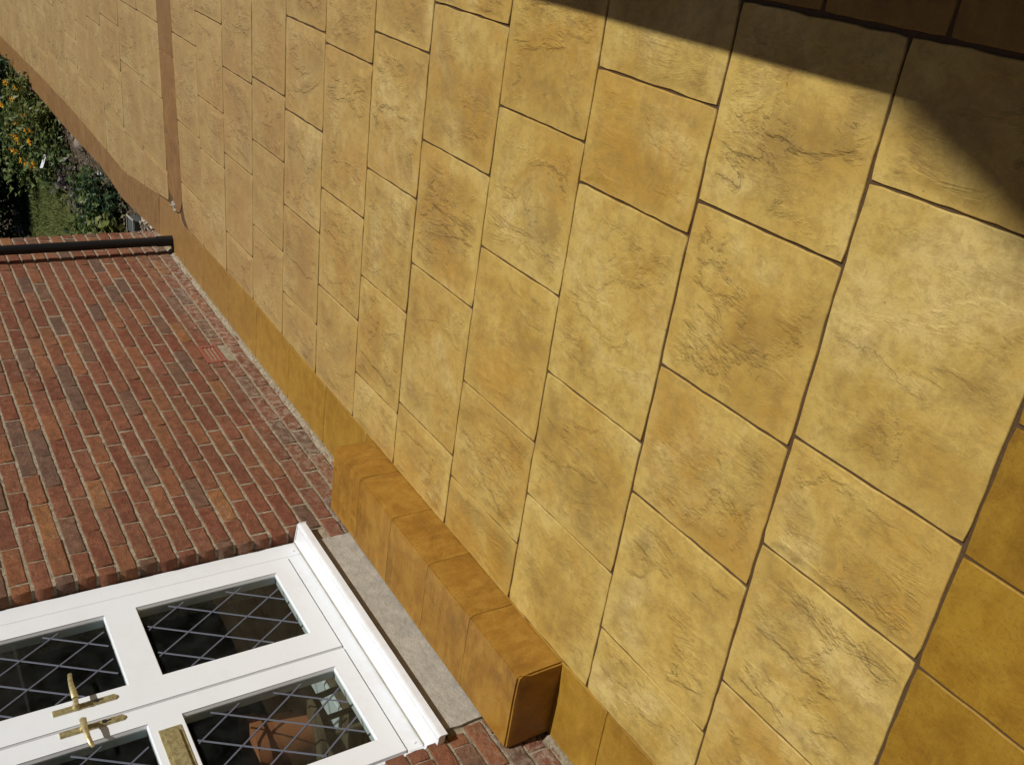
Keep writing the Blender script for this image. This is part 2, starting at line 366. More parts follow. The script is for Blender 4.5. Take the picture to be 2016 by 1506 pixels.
# far run beyond the brown cross strip
fl = [(6.648, 6.362), (7.11, 6.99), (7.655, 7.545), (8.23, 8.18), (8.72, 8.68)] + [(9.2 + .5 * i, 9.17 + .5 * i) for i in range(18)]
fj = [[-.12, -.5, -.952, -1.402, -1.842], [-.12, -.45, -.957, -1.371, -1.872], [-.12, -.7, -1.148, -1.453, -1.85], [-.12, -.6, -1.243, -1.712]]
for ci in range(len(fl) - 1):
    A, B = fl[ci], fl[ci + 1]
    js = fj[ci] if ci < 4 else [-.12, -.12 - U(.3, .55), -.12 - U(.75, .95), -.12 - U(1.15, 1.4), -.12 - U(1.6, 1.8)]
    js = js + [band_y(A[1])]
    for y0, y1 in zip(js, js[1:]):
        if y1 == js[-1]:
            poly = [(lx(A, y0), y0), (lx(B, y0), y0), (lx(B, band_y(B[1])), band_y(B[1])), (lx(A, y1), y1)]
        else: poly = [(lx(A, y0), y0), (lx(B, y0), y0), (lx(B, y1), y1), (lx(A, y1), y1)]
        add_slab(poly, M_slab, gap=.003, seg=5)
# border strip along the wall, in lengths
def border(name, poly, mat, **kw):
    me, loc = slab_mesh(poly, name=name, **kw); return link(name, me, mat, patio, (loc[0], loc[1], kw.get('top', 0) * 0))
xs = [.2, .62, 1.05, 1.55, 2.0, 2.42, 2.86, 3.27, 3.72, 4.18, 4.66, 5.12, 5.6, 6.02]
for a, b in zip(xs, xs[1:]):
    mid = (a + b) / 2
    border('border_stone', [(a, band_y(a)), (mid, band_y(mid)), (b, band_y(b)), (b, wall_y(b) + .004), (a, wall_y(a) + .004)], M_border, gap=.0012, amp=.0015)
# corner piece and the run past the corner (its outer side retains the flower bed)
border('border_stone', [(6.02, band_y(6.02)), (6.08, -2.07), (6.10, -2.03), (6.17, -2.06), (6.33, -2.04), (6.60, -2.07), (6.62, -2.36), (6.62, wall_y(6.6)), (6.02, wall_y(6.02))], M_border, gap=.001, amp=.0015)
def far_outer(x):
    pts = [(6.6, -2.35), (7.7, -2.43), (8.4, -2.38), (10, -2.44), (11.7, -2.46), (13.4, -2.53), (20, -2.75)]
    for (a, ya), (b, yb) in zip(pts, pts[1:]):
        if a <= x <= b: return lerp(ya, yb, (x - a) / (b - a))
    return pts[-1][1]
xs = [6.62, 7.3, 8.1, 8.9, 9.8, 10.8, 11.9, 13.1, 14.4, 15.8, 17.4]
for a, b in zip(xs, xs[1:]):
    mid = (a + b) / 2
    border('border_stone', [(a, band_y(a)), (mid, band_y(mid)), (b, band_y(b)), (b, far_outer(b)), (mid, far_outer(mid)), (a, far_outer(a))], M_cross, gap=.0006, amp=.001, th=.2)
# brown strip across the patio, stopping at the open drain hole
def cl_(y): return lx((6.325, 6.040), y)
def cr_(y): return lx((6.648, 6.362), y)
ys = [-.12, -.62, -1.1, -1.6]
for y0, y1 in zip(ys, ys[1:]):
    border('border_stone', [(cl_(y0), y0), (cr_(y0), y0), (cr_(y1), y1), (cl_(y1), y1)], M_cross, gap=.0008, amp=.0012)
border('border_stone', [(cl_(-1.6), -1.6), (cr_(-1.6), -1.6), (cr_(-1.95) - .01, -1.95), (6.27, -1.985), (6.18, -2.055), (6.10, -2.03), (cl_(-1.95), -1.95)], M_cross, gap=.0008, amp=.0012)
bm = bmesh.new(); box(bm, (-6.17, -2.066, -.2), (-6.36, -1.99, -.006))
link('drain_gap', fin(bm, 'drain_gap'), M_slot, patio)
for i in range(9):
    bm = bmesh.new(); bmesh.ops.create_icosphere(bm, subdivisions=1, radius=U(.008, .016))
    link('chipping', fin(bm, 'chipping'), M_concrete, patio, (-U(6.19, 6.34), U(-2.05, -2.0), -.002))
# darker border at the near end and along the outer side
for y0, y1 in ((-.12, -.405), (-.405, -.707), (-.707, -.991), (-.991, -1.269), (-1.269, -1.56), (-1.56, -1.84), (-1.84, -2.10)):
    me, loc = slab_mesh([(.7565, y0), (.46, y0), (.46, y1), (.7565, y1)], gap=.0028)
    link('border_stone', me, M_dark_border, patio, (loc[0], loc[1], -.0012))
xo = [.46, .80, 1.125, 1.42, 1.74, 2.05, 2.36, 2.68, 3.0, 3.33, 3.66, 4.0, 4.35, 4.7, 5.05, 5.4, 5.8, 6.2, 6.6, 7.0, 7.5, 8.0, 8.6, 9.2, 10]
for a, b in zip(xo, xo[1:]):
    me, loc = slab_mesh([(a, -.116), (b, -.116), (b, .17), (a, .17)], gap=.004)
    link('border_stone', me, M_dark_border, patio, (loc[0], loc[1], -.003))

# ------------------------------------------------------------------ the house wall (local frame: -u, w, z)
house = tag(empty('brick_house', (0, -2.4762, 0), -math.atan(.0182)), 'red brick house wall with white glazed double doors beside the tan patio', 'house')
ZJ = .025; CH = .0735; U0, U1 = 1.915, 3.13; CORNER = 6.72
def core_box(bm, u0, u1, w0, w1, z0, z1): box(bm, (-u0, w0, z0), (-u1, w1, z1))
bm = bmesh.new()
core_box(bm, -5, U0 - .005, -.30, -.0040, -.3, 5.2)
core_box(bm, U0 - .005, U1 + .005, -.30, -.007, -.3, .33)
core_box(bm, U0 - .005, U1 + .005, -.30, -.0040, 2.18, 5.2)
core_box(bm, U1 + .005, CORNER - .006, -.30, -.0040, -.3, 5.2)
link('wall', fin(bm, 'wall'), M_mortar, house)
bm = bmesh.new(); core_box(bm, CORNER - .30, CORNER - .006, -6, -.30, -.3, 5.2); core_box(bm, -5, -4.7, -6, -.30, -.3, 5.2); core_box(bm, -5, CORNER - .006, -6.3, -6, -.3, 5.2)
link('side_wall', fin(bm, 'side_wall'), M_mortar, house)

def brick_mesh(L, H=.0623, D=.10):
    """rough stock brick, face toward +w, worn arrises; a dozen facets on the face edge"""
    bm = bmesh.new(); s = rnd() * 99
    nx = max(2, int(round(L / .035))); P = []
    for i in range(nx): P.append((-L / 2 + L * i / nx, -H / 2))
    P += [(L / 2, -H / 2), (L / 2, 0)]
    for i in range(nx): P.append((L / 2 - L * i / nx, H / 2))
    P += [(-L / 2, H / 2), (-L / 2, 0)]
    def ring(y, ins, am):
        out = []
        for k, (x, z) in enumerate(P):
            q = am * 1.5 * noise.noise(Vector((x * 60 + s, z * 60, y * 10 + s)))
            sx_ = 1 if x > 0 else -1; sz_ = 1 if z > 0 else (-1 if z < 0 else 0)
            xx = x - sx_ * (ins * (1 if abs(abs(x) - L / 2) < 1e-6 else 0)) + (q if abs(abs(x) - L / 2) < 1e-6 else 0)
            zz = z - sz_ * ins + q * (1 if z else 0)
            out.append(bm.verts.new((xx, y + am * .5 * noise.noise(Vector((x * 30, z * 30, s))), zz)))
        return out
    r = [ring(-D, 0, 0), ring(-.005, .0002, .0016), ring(-.0010, .0014, .003), ring(.0002, .0050, .0025)]
    n = len(P)
    for A, B in zip(r, r[1:]):
        for i in range(n): bm.faces.new((A[i], A[(i + 1) % n], B[(i + 1) % n], B[i]))
    bm.faces.new(r[-1])
    me = fin(bm, 'brick')
    for p in me.polygons: p.use_smooth = len(p.vertices) == 4
    return me
var_full = [brick_mesh(.230) for _ in range(8)]; cut = {}
for m_ in var_full: m_.materials.append(M_brick)
def brick_of(L):
    if abs(L - .230) < .008: return random.choice(var_full)
    k = round(L / .012)
    if k not in cut: cut[k] = [brick_mesh(k * .012) for _ in range(2)]; [m_.materials.append(M_brick) for m_ in cut[k]]
    return random.choice(cut[k])
# list every brick of the face; the 300 that show largest become parts, the rest one mesh
f_px = 1920; Rm = m3.transposed(); campos = Vector((0, 0, 1.655)); hm = Matrix.Translation((0, -2.4762, 0)) @ Matrix.Rotation(-math.atan(.0182), 4, 'Z')
def pix(u, w, z):
    q = Rm @ (hm @ Vector((-u, w, z)) - campos)
    if q.z > -.1: return None
    return 1008 + f_px * q.x / -q.z, 753 - f_px * q.y / -q.z, -q.z
vent = (4.678, 4.880, .152, .252)
bricks = []
row = -1
def add_run(row, z0, a, b):
    """bricks between u=a and u=b in this course, stretcher bond"""
    ph = 3.415 if row % 2 == 0 else 3.537
    k0 = math.floor((a - ph) / .2395) - 1; p = ph + k0 * .2395; cuts = []
    while p < b + .3:
        j = (math.sin(p * 91.7 + row * 12.9) * .008); cuts.append(p + j); p += .2395
    cuts = [c for c in cuts if a + .035 < c < b - .035]; cuts = [a - .0045] + cuts + [b + .0045]
    for s, e in zip(cuts, cuts[1:]): bricks.append((s + .0038, e - .0038, z0 + .0056, z0 + CH - .0056, row))
row = 0; z = ZJ - 4 * CH; row = -4
while z < 5.1:
    zt = z + CH
    segs = [(-5, CORNER)]
    if zt > .30 and z < 2.15: segs = [(-5, U0), (U1, CORNER)]
    elif zt > .165 and z < .31: segs = [(-5, 1.935), (3.045, CORNER)]
    if z < vent[3] - .02 and zt > vent[2] + .02:
        segs = sum([[(a, vent[0]), (vent[1], b)] if a < vent[0] < b else [(a, b)] for a, b in segs], [])
    for a, b in segs: add_run(row, z, a, b)
    z += CH; row += 1
def score(b):
    s, e, z0, z1, _ = b; c = [pix(s, 0, z0), pix(e, 0, z0), pix(e, 0, z1), pix(s, 0, z1)]
    if any(q is None for q in c): return 0
    mx, my = sum(q[0] for q in c) / 4, sum(q[1] for q in c) / 4
    if not (-15 < mx < 2030 and -15 < my < 1520) or z1 < -.02: return 0
    if s > 1.8 and e < 3.2 and z1 < .17: return 0
    A = abs(sum(c[i][0] * c[(i + 1) % 4][1] - c[(i + 1) % 4][0] * c[i][1] for i in range(4))) / 2
    return A
bricks.sort(key=score, reverse=True)
for (s, e, z0, z1, _) in bricks[:299]:
    o = link('brick', brick_of(e - s), None, house, (-(s + e) / 2, U(-.0018, .0022), (z0 + z1) / 2), (U(-.012, .012), U(-.008, .008), U(-.008, .008)))
    if rnd() < .5: o.rotation_euler.y += math.pi
bm = bmesh.new(); visn = 0
for b in bricks[299:]:
    s, e, z0, z1, _ = b; q = U(-.0015, .002)
    if score(b) > 0:
        tmp = brick_of(e - s).copy(); tmp.transform(Matrix.Translation((-(s + e) / 2, q, (z0 + z1) / 2)) @ Matrix.Rotation(U(-.008, .008), 4, 'Y')); bm.from_mesh(tmp); bpy.data.meshes.remove(tmp); visn += 1
    else: core_box(bm, s, e, -.09, .0005 + q, z0, z1)
tag(link('brickwork', fin(bm, 'brickwork', recalc=False), M_brick_st, house), kind='stuff')
print('bricks', len(bricks), 'visible beyond 299:', visn)
# smeared base mortar haunch and repointing over the bottom course
bm = bmesh.new(); N = 150
for k in range(2):
    lo, hi = ((3.25, 6.62), (.2, 1.78))[k]
    n_ = N if k == 0 else 60; rings = []
    for i in range(n_ + 1):
        u = lerp(lo, hi, i / n_); h_ = .022 + .020 * noise.noise(Vector((u * 9, 1, 0))) + .012 * noise.noise(Vector((u * 31, 4, 0)))
        d_ = .012 + .007 * noise.noise(Vector((u * 17, 7, 0)))
        rings.append([bm.verts.new((-u, d_, -.02)), bm.verts.new((-u, d_ * .9, max(.002, h_ * .45))), bm.verts.new((-u, -.004, max(.006, h_)))])
    for A, B in zip(rings, rings[1:]):
        for j in range(2): bm.faces.new((A[j], B[j], B[j + 1], A[j + 1]))
link('mortar_fillet', fin(bm, 'mortar_fillet'), M_mortar, house)
# terracotta air brick: frame > louvres
bm = bmesh.new(); a, b, c, d = vent
for p, q in (((-a, .003, c), (-a - .018, -.07, d)), ((-b + .018, .003, c), (-b, -.07, d)), ((-a - .018, .003, d - .012), (-b + .018, -.07, d)), ((-a - .018, .003, c), (-b + .018, -.07, c + .012))): box(bm, p, q)
ab = link('air_brick', fin(bm, 'air_brick'), M_terracotta, house)
tag(ab, 'terracotta air brick low in the wall')
for i in range(4):
    z_ = c + .018 + i * .0195; bm = bmesh.new(); prism(bm, [(.001, z_), (.001, z_ + .0088), (-.05, z_ + .0088), (-.05, z_)], -a - .018, -b + .018)
    link('louvre', fin(bm, 'louvre'), M_terracotta, ab)
bm = bmesh.new(); core_box(bm, a + .002, b - .002, -.075, -.055, c + .002, d - .002); link('dark_back', fin(bm, 'dark_back'), M_slot, ab)
# concrete plinth under the door sill
bm = bmesh.new(); core_box(bm, 1.945, 3.04, -.09, .004, .10, .312)
bmesh.ops.subdivide_edges(bm, edges=bm.edges[:], cuts=6, use_grid_fill=True)
for v in bm.verts: v.co += Vector((0, .0022 * noise.noise(v.co * 9), 0)); v.co.x += .006 * noise.noise(Vector((v.co.z * 30, 3, v.co.x)))
link('concrete_plinth', fin(bm, 'plinth'), M_concrete, house)
# sill
bm = bmesh.new()
prof = [(-.075, .330), (-.075, .3675), (-.046, .3675), (-.040, .362), (.020, .3535), (.030, .3555), (.0375, .352), (.0395, .345), (.0385, .322), (.034, .3195), (.034, .3295), (.0, .334)]
prism(bm, prof, -1.902, -3.124); link('sill', fin(bm, 'sill', bevel=.0006), M_white, house)
bm = bmesh.new(); prof = [(.041, .318), (.0415, .347), (.036, .357), (.02, .358), (-.045, .3675), (-.045, .34), (.02, .318)]
prism(bm, prof, -3.124, -3.1285); link('sill_end_cap', fin(bm, 'sill_end_cap', bevel=.0005), M_white, house)
bm = bmesh.new(); core_box(bm, 1.92, 3.12, -.02, .016, .308, .3185); link('sill_shadow_strip', fin(bm, 'sill_shadow_strip'), M_sill_shadow, house)  # black strip drawn as the shadow line under the sill lip
# outer frame
FW0, FW1 = -.105, -.052
def frame_part(name, rects, w0, w1, parent, mat=M_white, bev=.003):
    bm = bmesh.new()
    for u0, u1, z0, z1 in rects: core_box(bm, u0, u1, w0, w1, z0, z1)
    return link(name, fin(bm, name, bevel=bev), mat, parent)
for rc in ((3.046, 3.128, .3675, 2.17), (1.872, 1.958, .3675, 2.17)): frame_part('frame_post', [rc], FW0, FW1, house)
for rc in ((1.9585, 3.0455, .3675, .426), (1.9585, 3.0455, 2.095, 2.17)): frame_part('frame_rail', [rc], FW0, FW1 - .0003, house)
bm = bmesh.new(); box(bm, (-1.96, -.0525, .366), (-3.125, -.045, .3705)); link('sill_bead', fin(bm, 'sill_bead'), M_concrete, house)
for u_ in (1.985, 3.075):
    bm = bmesh.new(); tube(bm, (-u_, -.054, .392), (-u_, -.049, .392), .0065, .0055, 10); link('fixing_cap', fin(bm, 'fixing_cap', True), M_white, house)
LW = -.046      # leaf face
def leaf(u0, u1, glass, mid, zt=2.09):
    """one door leaf: rails, beads, panes, leading, handle"""
    z0, z1 = .431, zt; g0, g1 = glass; (za, zb), (zc, zd) = mid
    bm = bmesh.new()
    for r in ((u0, g0, z0, z1), (g1, u1, z0, z1), (g0, g1, z0, za), (g0, g1, zb, zc), (g0, g1, zd, z1)): core_box(bm, r[0], r[1], -.10, LW, r[2], r[3])
    bmesh.ops.remove_doubles(bm, verts=bm.verts[:], dist=1e-5)
    L_ = link('door_leaf', fin(bm, 'door_leaf'), M_white, house)
    for p0, p1 in ((za, zb), (zc, zd)):
        # sloped glazing bead round the pane
        bm = bmesh.new(); o = [(g0, p0), (g1, p0), (g1, p1), (g0, p1)]; s_ = .0045
        i_ = [(g0 + s_, p0 + s_), (g1 - s_, p0 + s_), (g1 - s_, p1 - s_), (g0 + s_, p1 - s_)]
        V = [[bm.verts.new((-u, wv, z)) for u, z in pts] for pts, wv in ((o, LW - .0012), (o, LW - .0022), (i_, LW - .0125), (i_, LW - .022))]
        for A, B in zip(V, V[1:]):
            for k in range(4): bm.faces.new((A[k], A[(k + 1) % 4], B[(k + 1) % 4], B[k]))
        link('glazing_bead', fin(bm, 'glazing_bead'), M_white, L_)
        bm = bmesh.new(); core_box(bm, g0 + .006, g1 - .006, LW - .0205, LW - .0165, p0 + .006, p1 - .006); link('glass_pane', fin(bm, 'glass_pane'), M_glass, L_)
        a0, a1, b0, b1 = g0 + .018, g1 - .018, p0 + .018, p1 - .018
        for sl, offs in ((1.5, [-4.56 + .2135 * k for k in range(18)]), (-1.5, [2.47 + .2165 * k for k in range(22)])):
            for c_ in offs:
                pts = []
                for u in (a0, a1):
                    zz = sl * u + c_
                    if b0 <= zz <= b1: pts.append((u, zz))
                for zz in (b0, b1):
                    u = (zz - c_) / sl
                    if a0 < u < a1: pts.append((u, zz))
                if len(pts) < 2: continue
                (ua, z_a), (ub, z_b) = pts[:2]
                if math.hypot(ua - ub, z_a - z_b) < .03: continue
                d = Vector((-(ub - ua), 0, z_b - z_a)).normalized(); nn = Vector((-d.z, 0, d.x)) * .0037
                pa = Vector((-ua, LW - .0163, z_a)); pb = Vector((-ub, LW - .0163, z_b)); bm = bmesh.new()
                V = [bm.verts.new(p) for p in (pa - nn, pb - nn, pb + nn, pa + nn)]
                T = [bm.verts.new(p + Vector((0, .0016 if sl > 0 else .0024, 0))) for p in (pa - nn * .6, pb - nn * .6, pb + nn * .6, pa + nn * .6)]
                bm.faces.new(T)
                for k in range(4): bm.faces.new((V[k], V[(k + 1) % 4], T[(k + 1) % 4], T[k]))
                link('lead_strip', fin(bm, 'lead_strip'), M_lead, L_)
    return L_
leaf_far = leaf(2.486, 3.037, (2.594, 2.962), ((.504, 1.036), (1.143, 1.99)))
leaf_near = leaf(1.963, 2.474, (2.042, 2.402), ((.494, 1.026), (1.132, 1.99)))
# grey seal seen in the gap between the leaves and round the frame
bm = bmesh.new(); core_box(bm, 2.474, 2.486, -.098, LW - .003, .431, 2.09); link('meeting_seal', fin(bm, 'meeting_seal'), M_gasket, house)
bm = bmesh.new()
core_box(bm, 3.037, 3.046, -.098, LW - .009, .431, 2.09); core_box(bm, 1.958, 1.963, -.098, LW - .01, .431, 2.09); core_box(bm, 1.963, 3.041, -.098, LW - .010, .426, .431)
link('frame_seal', fin(bm, 'frame_seal'), M_gasket, house)
# handles: long brass back plate and a bent lever
def handle(leaf_o, u, zc, s, label):
    bm = bmesh.new(); h0, h1 = zc - .125, zc + .07; hw = .0115
    P = [(-hw, h0 + .008), (-hw * .4, h0), (hw * .4, h0), (hw, h0 + .008), (hw, h1), (-hw, h1)]
    A = [bm.verts.new((-u + x, LW - .001, z)) for x, z in P]; B = [bm.verts.new((-u + x, LW + .005, z)) for x, z in P]; C_ = [bm.verts.new((-u + x * .75, LW + .008, z + (.003 if z < zc else -.003))) for x, z in P]
    for X, Y in ((A, B), (B, C_)):
        for k in range(6): bm.faces.new((X[k], X[(k + 1) % 6], Y[(k + 1) % 6], Y[k]))
    bm.faces.new(C_); hp = link('handle', fin(bm, 'handle'), M_brass, leaf_o)
    bm = bmesh.new()
    tube(bm, (-u, LW + .006, zc), (-u, LW + .016, zc), .0125, .010, 14); tube(bm, (-u, LW + .014, zc), (-u, LW + .045, zc), .0085, .0085, 12)
    pts = [(0, .046, 0), (.02, .052, .001), (.05, .053, .002), (.085, .050, .000), (.112, .045, -.004), (.120, .040, -.006)]
    rr = [.011, .0100, .0085, .0075, .007, .004]
    rings = []
    for (x, y, z_), r in zip(pts, rr):
        rings.append([bm.verts.new((-u - s * x, LW + y + .55 * r * math.cos(t), zc + z_ + r * math.sin(t))) for t in [2 * math.pi * i / 10 for i in range(10)]])
    for A, B in zip(rings, rings[1:]):
        for k in range(10): bm.faces.new((A[k], A[(k + 1) % 10], B[(k + 1) % 10], B[k]))
    bm.faces.new(rings[0]); bm.faces.new(rings[-1])
    link('lever', fin(bm, 'lever', True), M_brass, leaf_o)
    bm = bmesh.new(); tube(bm, (-u, LW + .0075, zc - .062), (-u, LW + .0105, zc - .062), .0075, .007, 12); box(bm, (-u - .002, LW + .0078, zc - .082), (-u + .002, LW + .0098, zc - .064)); link('keyhole', fin(bm, 'keyhole'), M_slot, leaf_o)
handle(leaf_far, 2.556, 1.315, 1, ''); handle(leaf_near, 2.459, 1.312, -1, '')
# brass letter plate on the middle rail of the near leaf
bm = bmesh.new(); core_box(bm, 2.105, 2.358, LW - .002, LW + .004, 1.040, 1.112); lp = link('letter_plate', fin(bm, 'letter_plate', bevel=.0015), M_brass, leaf_near)
bm = bmesh.new(); core_box(bm, 2.125, 2.338, LW + .004, LW + .013, 1.052, 1.103); link('letter_flap', fin(bm, 'letter_flap', bevel=.003, seg=2), M_brass, leaf_near)
# room behind the doors
M_room = simple('dim_plaster', (.30, .27, .20), .9); M_floor = simple('dark_timber_floor', (.13, .095, .055), .6, 5, .3)
bm = bmesh.new()
core_box(bm, -1, 6, -5.8, -.31, .30, .345); link('room_floor', fin(bm, 'room_floor'), M_floor, house)
bm = bmesh.new(); core_box(bm, -1, 6, -5.85, -.31, 2.55, 2.6); core_box(bm, 6.0, 6.05, -5.8, -.31, .34, 2.55); core_box(bm, -1, -.95, -5.8, -.31, .34, 2.55); core_box(bm, -1, 6, -3.6, -3.55, .34, 2.55)
link('room_wall', fin(bm, 'room_wall'), M_room, house)
bm = bmesh.new(); core_box(bm, U0, U1, -.31, -.106, .33, .352); link('threshold', fin(bm, 'threshold'), M_floor, house)
for i in range(4):
    for j in range(4):
        bm = bmesh.new(); core_box(bm, 2.70 + i * .31, 3.00 + i * .31, -2.25 + j * .31, -1.95 + j * .31, .346, .356)
        link('floor_tile', fin(bm, 'floor_tile', bevel=.002), M_terracotta, house)
bm = bmesh.new(); core_box(bm, 2.60, 2.95, -.625, -.505, .346, .362); tag(link('white_board', fin(bm, 'white_board', bevel=.003), M_white), 'white board lying flat on the dark floor behind the near door leaf', 'board')
bpy.data.objects['white_board'].matrix_world = hm
# clay pot on a dark stool, caught by the sun just inside the near leaf
pot = tag(empty('flower_pot', tuple(hm @ Vector((-2.37, -.30, .60)))), 'sunlit terracotta pot inside, seen through the leaded glass of the near door leaf', 'flower pot')
bm = bmesh.new(); tube(bm, (0, 0, 0), (0, 0, .17), .085, .115, 24); M_pot = simple('orange_clay', (.42, .14, .055), .8, 12, .2); link('pot_body', fin(bm, 'pot_body', True), M_pot, pot)
bm = bmesh.new(); tube(bm, (0, 0, .165), (0, 0, .205), .128, .131, 24); link('pot_rim', fin(bm, 'pot_rim', True), M_pot, pot)
st_ = tag(empty('stool', tuple(hm @ Vector((-2.37, -.30, .345)))), 'dark low stool holding the terracotta pot behind the glass', 'stool')
bm = bmesh.new(); tube(bm, (0, 0, .235), (0, 0, .254), .15, .15, 24); link('seat', fin(bm, 'seat', True), M_floor, st_)
for k in range(4):
    a_ = k * math.pi / 2 + .6; bm = bmesh.new(); tube(bm, (math.cos(a_) * .11, math.sin(a_) * .11, .236), (math.cos(a_) * .13, math.sin(a_) * .13, 0), .012, .010, 8); link('leg', fin(bm, 'leg'), M_floor, st_)
# upper facade roof edge (out of frame, closes the top)
bm = bmesh.new(); core_box(bm, -5.2, CORNER + .2, -6.5, .25, 5.2, 5.32); link('roof_soffit', fin(bm, 'roof_soffit'), M_white, house)

# ------------------------------------------------------------------ doorstep of tan blocks
step = tag(empty('doorstep', (0, -2.4762, 0), -math.atan(.0182)), 'long tan brown doorstep of five blocks below the white doors', 'step')
sj = [1.790, 2.095, 2.393, 2.688, 2.972, 3.222]
for i, (a, b) in enumerate(zip(sj, sj[1:])):
    bm = bmesh.new(); g = .0009; box(bm, (-a - (g if i else 0), .006, -.02), (-b + (g if i < 4 else 0), .315, .168))
    bmesh.ops.subdivide_edges(bm, edges=bm.edges[:], cuts=7, use_grid_fill=True)
    for v in bm.verts:
        c = v.co.copy(); q = Vector((noise.noise(c * 7), noise.noise(c * 7 + Vector((9, 0, 0))), noise.noise(c * 7 + Vector((0, 9, 0)))))
        v.co += Vector((q.x * (.003 if i in (0, 4) else .0004), q.y * .0022, q.z * .0018))
        # worn front arris and slightly leaning end
        if c.z > .16 and c.y > .31: v.co += Vector((0, -.0015, -.0015))
        if i == 0 and abs(c.x + a) < 1e-5: v.co.x += .012 * (1 - c.z / .17) * 0 - .004 * (1 if c.z > .16 else 0)
    bmesh.ops.bevel(bm, geom=[e for e in bm.edges if e.calc_face_angle(0) > .8 and all(v.co.z > -.01 for v in e.verts) and (i == 0 and min(v.co.x for v in e.verts) > -a - .02 or abs(e.verts[0].co.x - e.verts[1].co.x) > .01)], offset=.0065, segments=2, affect='EDGES')
    link('step_block', fin(bm, 'step_block', True), M_step, step)
bm = bmesh.new(); core_box(bm, 1.80, 3.21, .008, .306, -.02, .158); link('joint_mortar', fin(bm, 'joint_mortar'), M_grout, step)

# ------------------------------------------------------------------ drainpipe at the corner
dp = tag(empty('drainpipe', tuple(hm @ Vector((-6.30, .078, 0)))), 'black downpipe fixed to the corner of the red brick wall', 'drainpipe')
def ofs(u, w, z): return (hm @ Vector((-u, w, z))) - dp.location
bm = bmesh.new(); tube(bm, ofs(6.30, .078, .045), ofs(6.30, .078, 5.1), .030, n=20); link('pipe', fin(bm, 'pipe', True), M_pipe, dp)
bm = bmesh.new(); tube(bm, ofs(6.30, .078, .0), ofs(6.30, .078, .10), .035, n=20); link('shoe', fin(bm, 'shoe', True), M_pipe, dp)
for z_ in (1.55, 3.4):
    bm = bmesh.new(); tube(bm, ofs(6.30, .078, z_), ofs(6.30, .078, z_ + .05), .037, n=18); box(bm, ofs(6.27, .0, z_ + .01), ofs(6.33, .07, z_ + .04)); link('bracket', fin(bm, 'bracket'), M_pipe, dp)
bm = bmesh.new(); box(bm, ofs(6.255, .004, 0), ofs(6.275, .06, .012)); link('base_shadow_strip', fin(bm, 'base_shadow_strip'), M_pipe, dp)  # black strip drawn as the pipe's ground shadow reaching the wall

# ------------------------------------------------------------------ garden past the corner
def P3(x, y, z=0): return Vector((-x, y, z))
GZ = -.13
bm = bmesh.new(); nx, ny = 90, 50; V = []
for i in range(nx + 1):
    V.append([])
    for j in range(ny + 1):
        x = lerp(6.66, 20, i / nx); y = lerp(far_outer(x) + .03, -9, (j / ny) ** 1.3)
        q = Vector((x, y, 0)); z = GZ + .05 * noise.noise(q * 1.7) + .035 * noise.noise(q * 7) + .02 * noise.noise(q * 17)
        V[-1].append(bm.verts.new((-x, y, z)))
for i in range(nx):
    for j in range(ny): bm.faces.new((V[i][j], V[i + 1][j], V[i + 1][j + 1], V[i][j + 1]))
tag(link('flower_bed', fin(bm, 'flower_bed', True), M_soil), kind='structure')
# lawn
lawn = [(13.15, -3.45), (13.15, -8.5), (8.2, -8.5), (8.9, -4.6), (9.9, -3.6), (10.7, -3.25), (12.0, -3.3)]
bm = bmesh.new(); top = [bm.verts.new((-x, y, -.045)) for x, y in lawn]; bot = [bm.verts.new((-x, y, -.3)) for x, y in lawn]
bm.faces.new(top)
for i in range(len(lawn)): bm.faces.new((top[i], top[(i + 1) % len(lawn)], bot[(i + 1) % len(lawn)], bot[i]))
tag(link('lawn', fin(bm, 'lawn'), M_lawn), kind='structure')
def inside(x, y, P):
    c = False
    for i in range(len(P)):
        (x1, y1), (x2, y2) = P[i - 1], P[i]
        if (y1 > y) != (y2 > y) and x < (x2 - x1) * (y - y1) / (y2 - y1) + x1: c = not c
    return c
vs, fs = [], []
while len(fs) < 26000:
    x, y = U(8.2, 13.2), U(-6.5, -3.2)
    if not inside(x, y, lawn): continue
    a = U(0, 6.28); h = U(.018, .04); w_ = U(.003, .006); lx_, ly_ = U(-.015, .015), U(-.015, .015); n0 = len(vs)
    vs += [(-x - math.cos(a) * w_, y - math.sin(a) * w_, -.046), (-x + math.cos(a) * w_, y + math.sin(a) * w_, -.046), (-x + lx_, y + ly_, -.046 + h)]; fs.append((n0, n0 + 1, n0 + 2))
me = bpy.data.meshes.new('grass'); me.from_pydata(vs, [], fs); tag(link('grass', me, M_grass), 'short mown grass on the lawn strip', 'grass', kind='stuff')
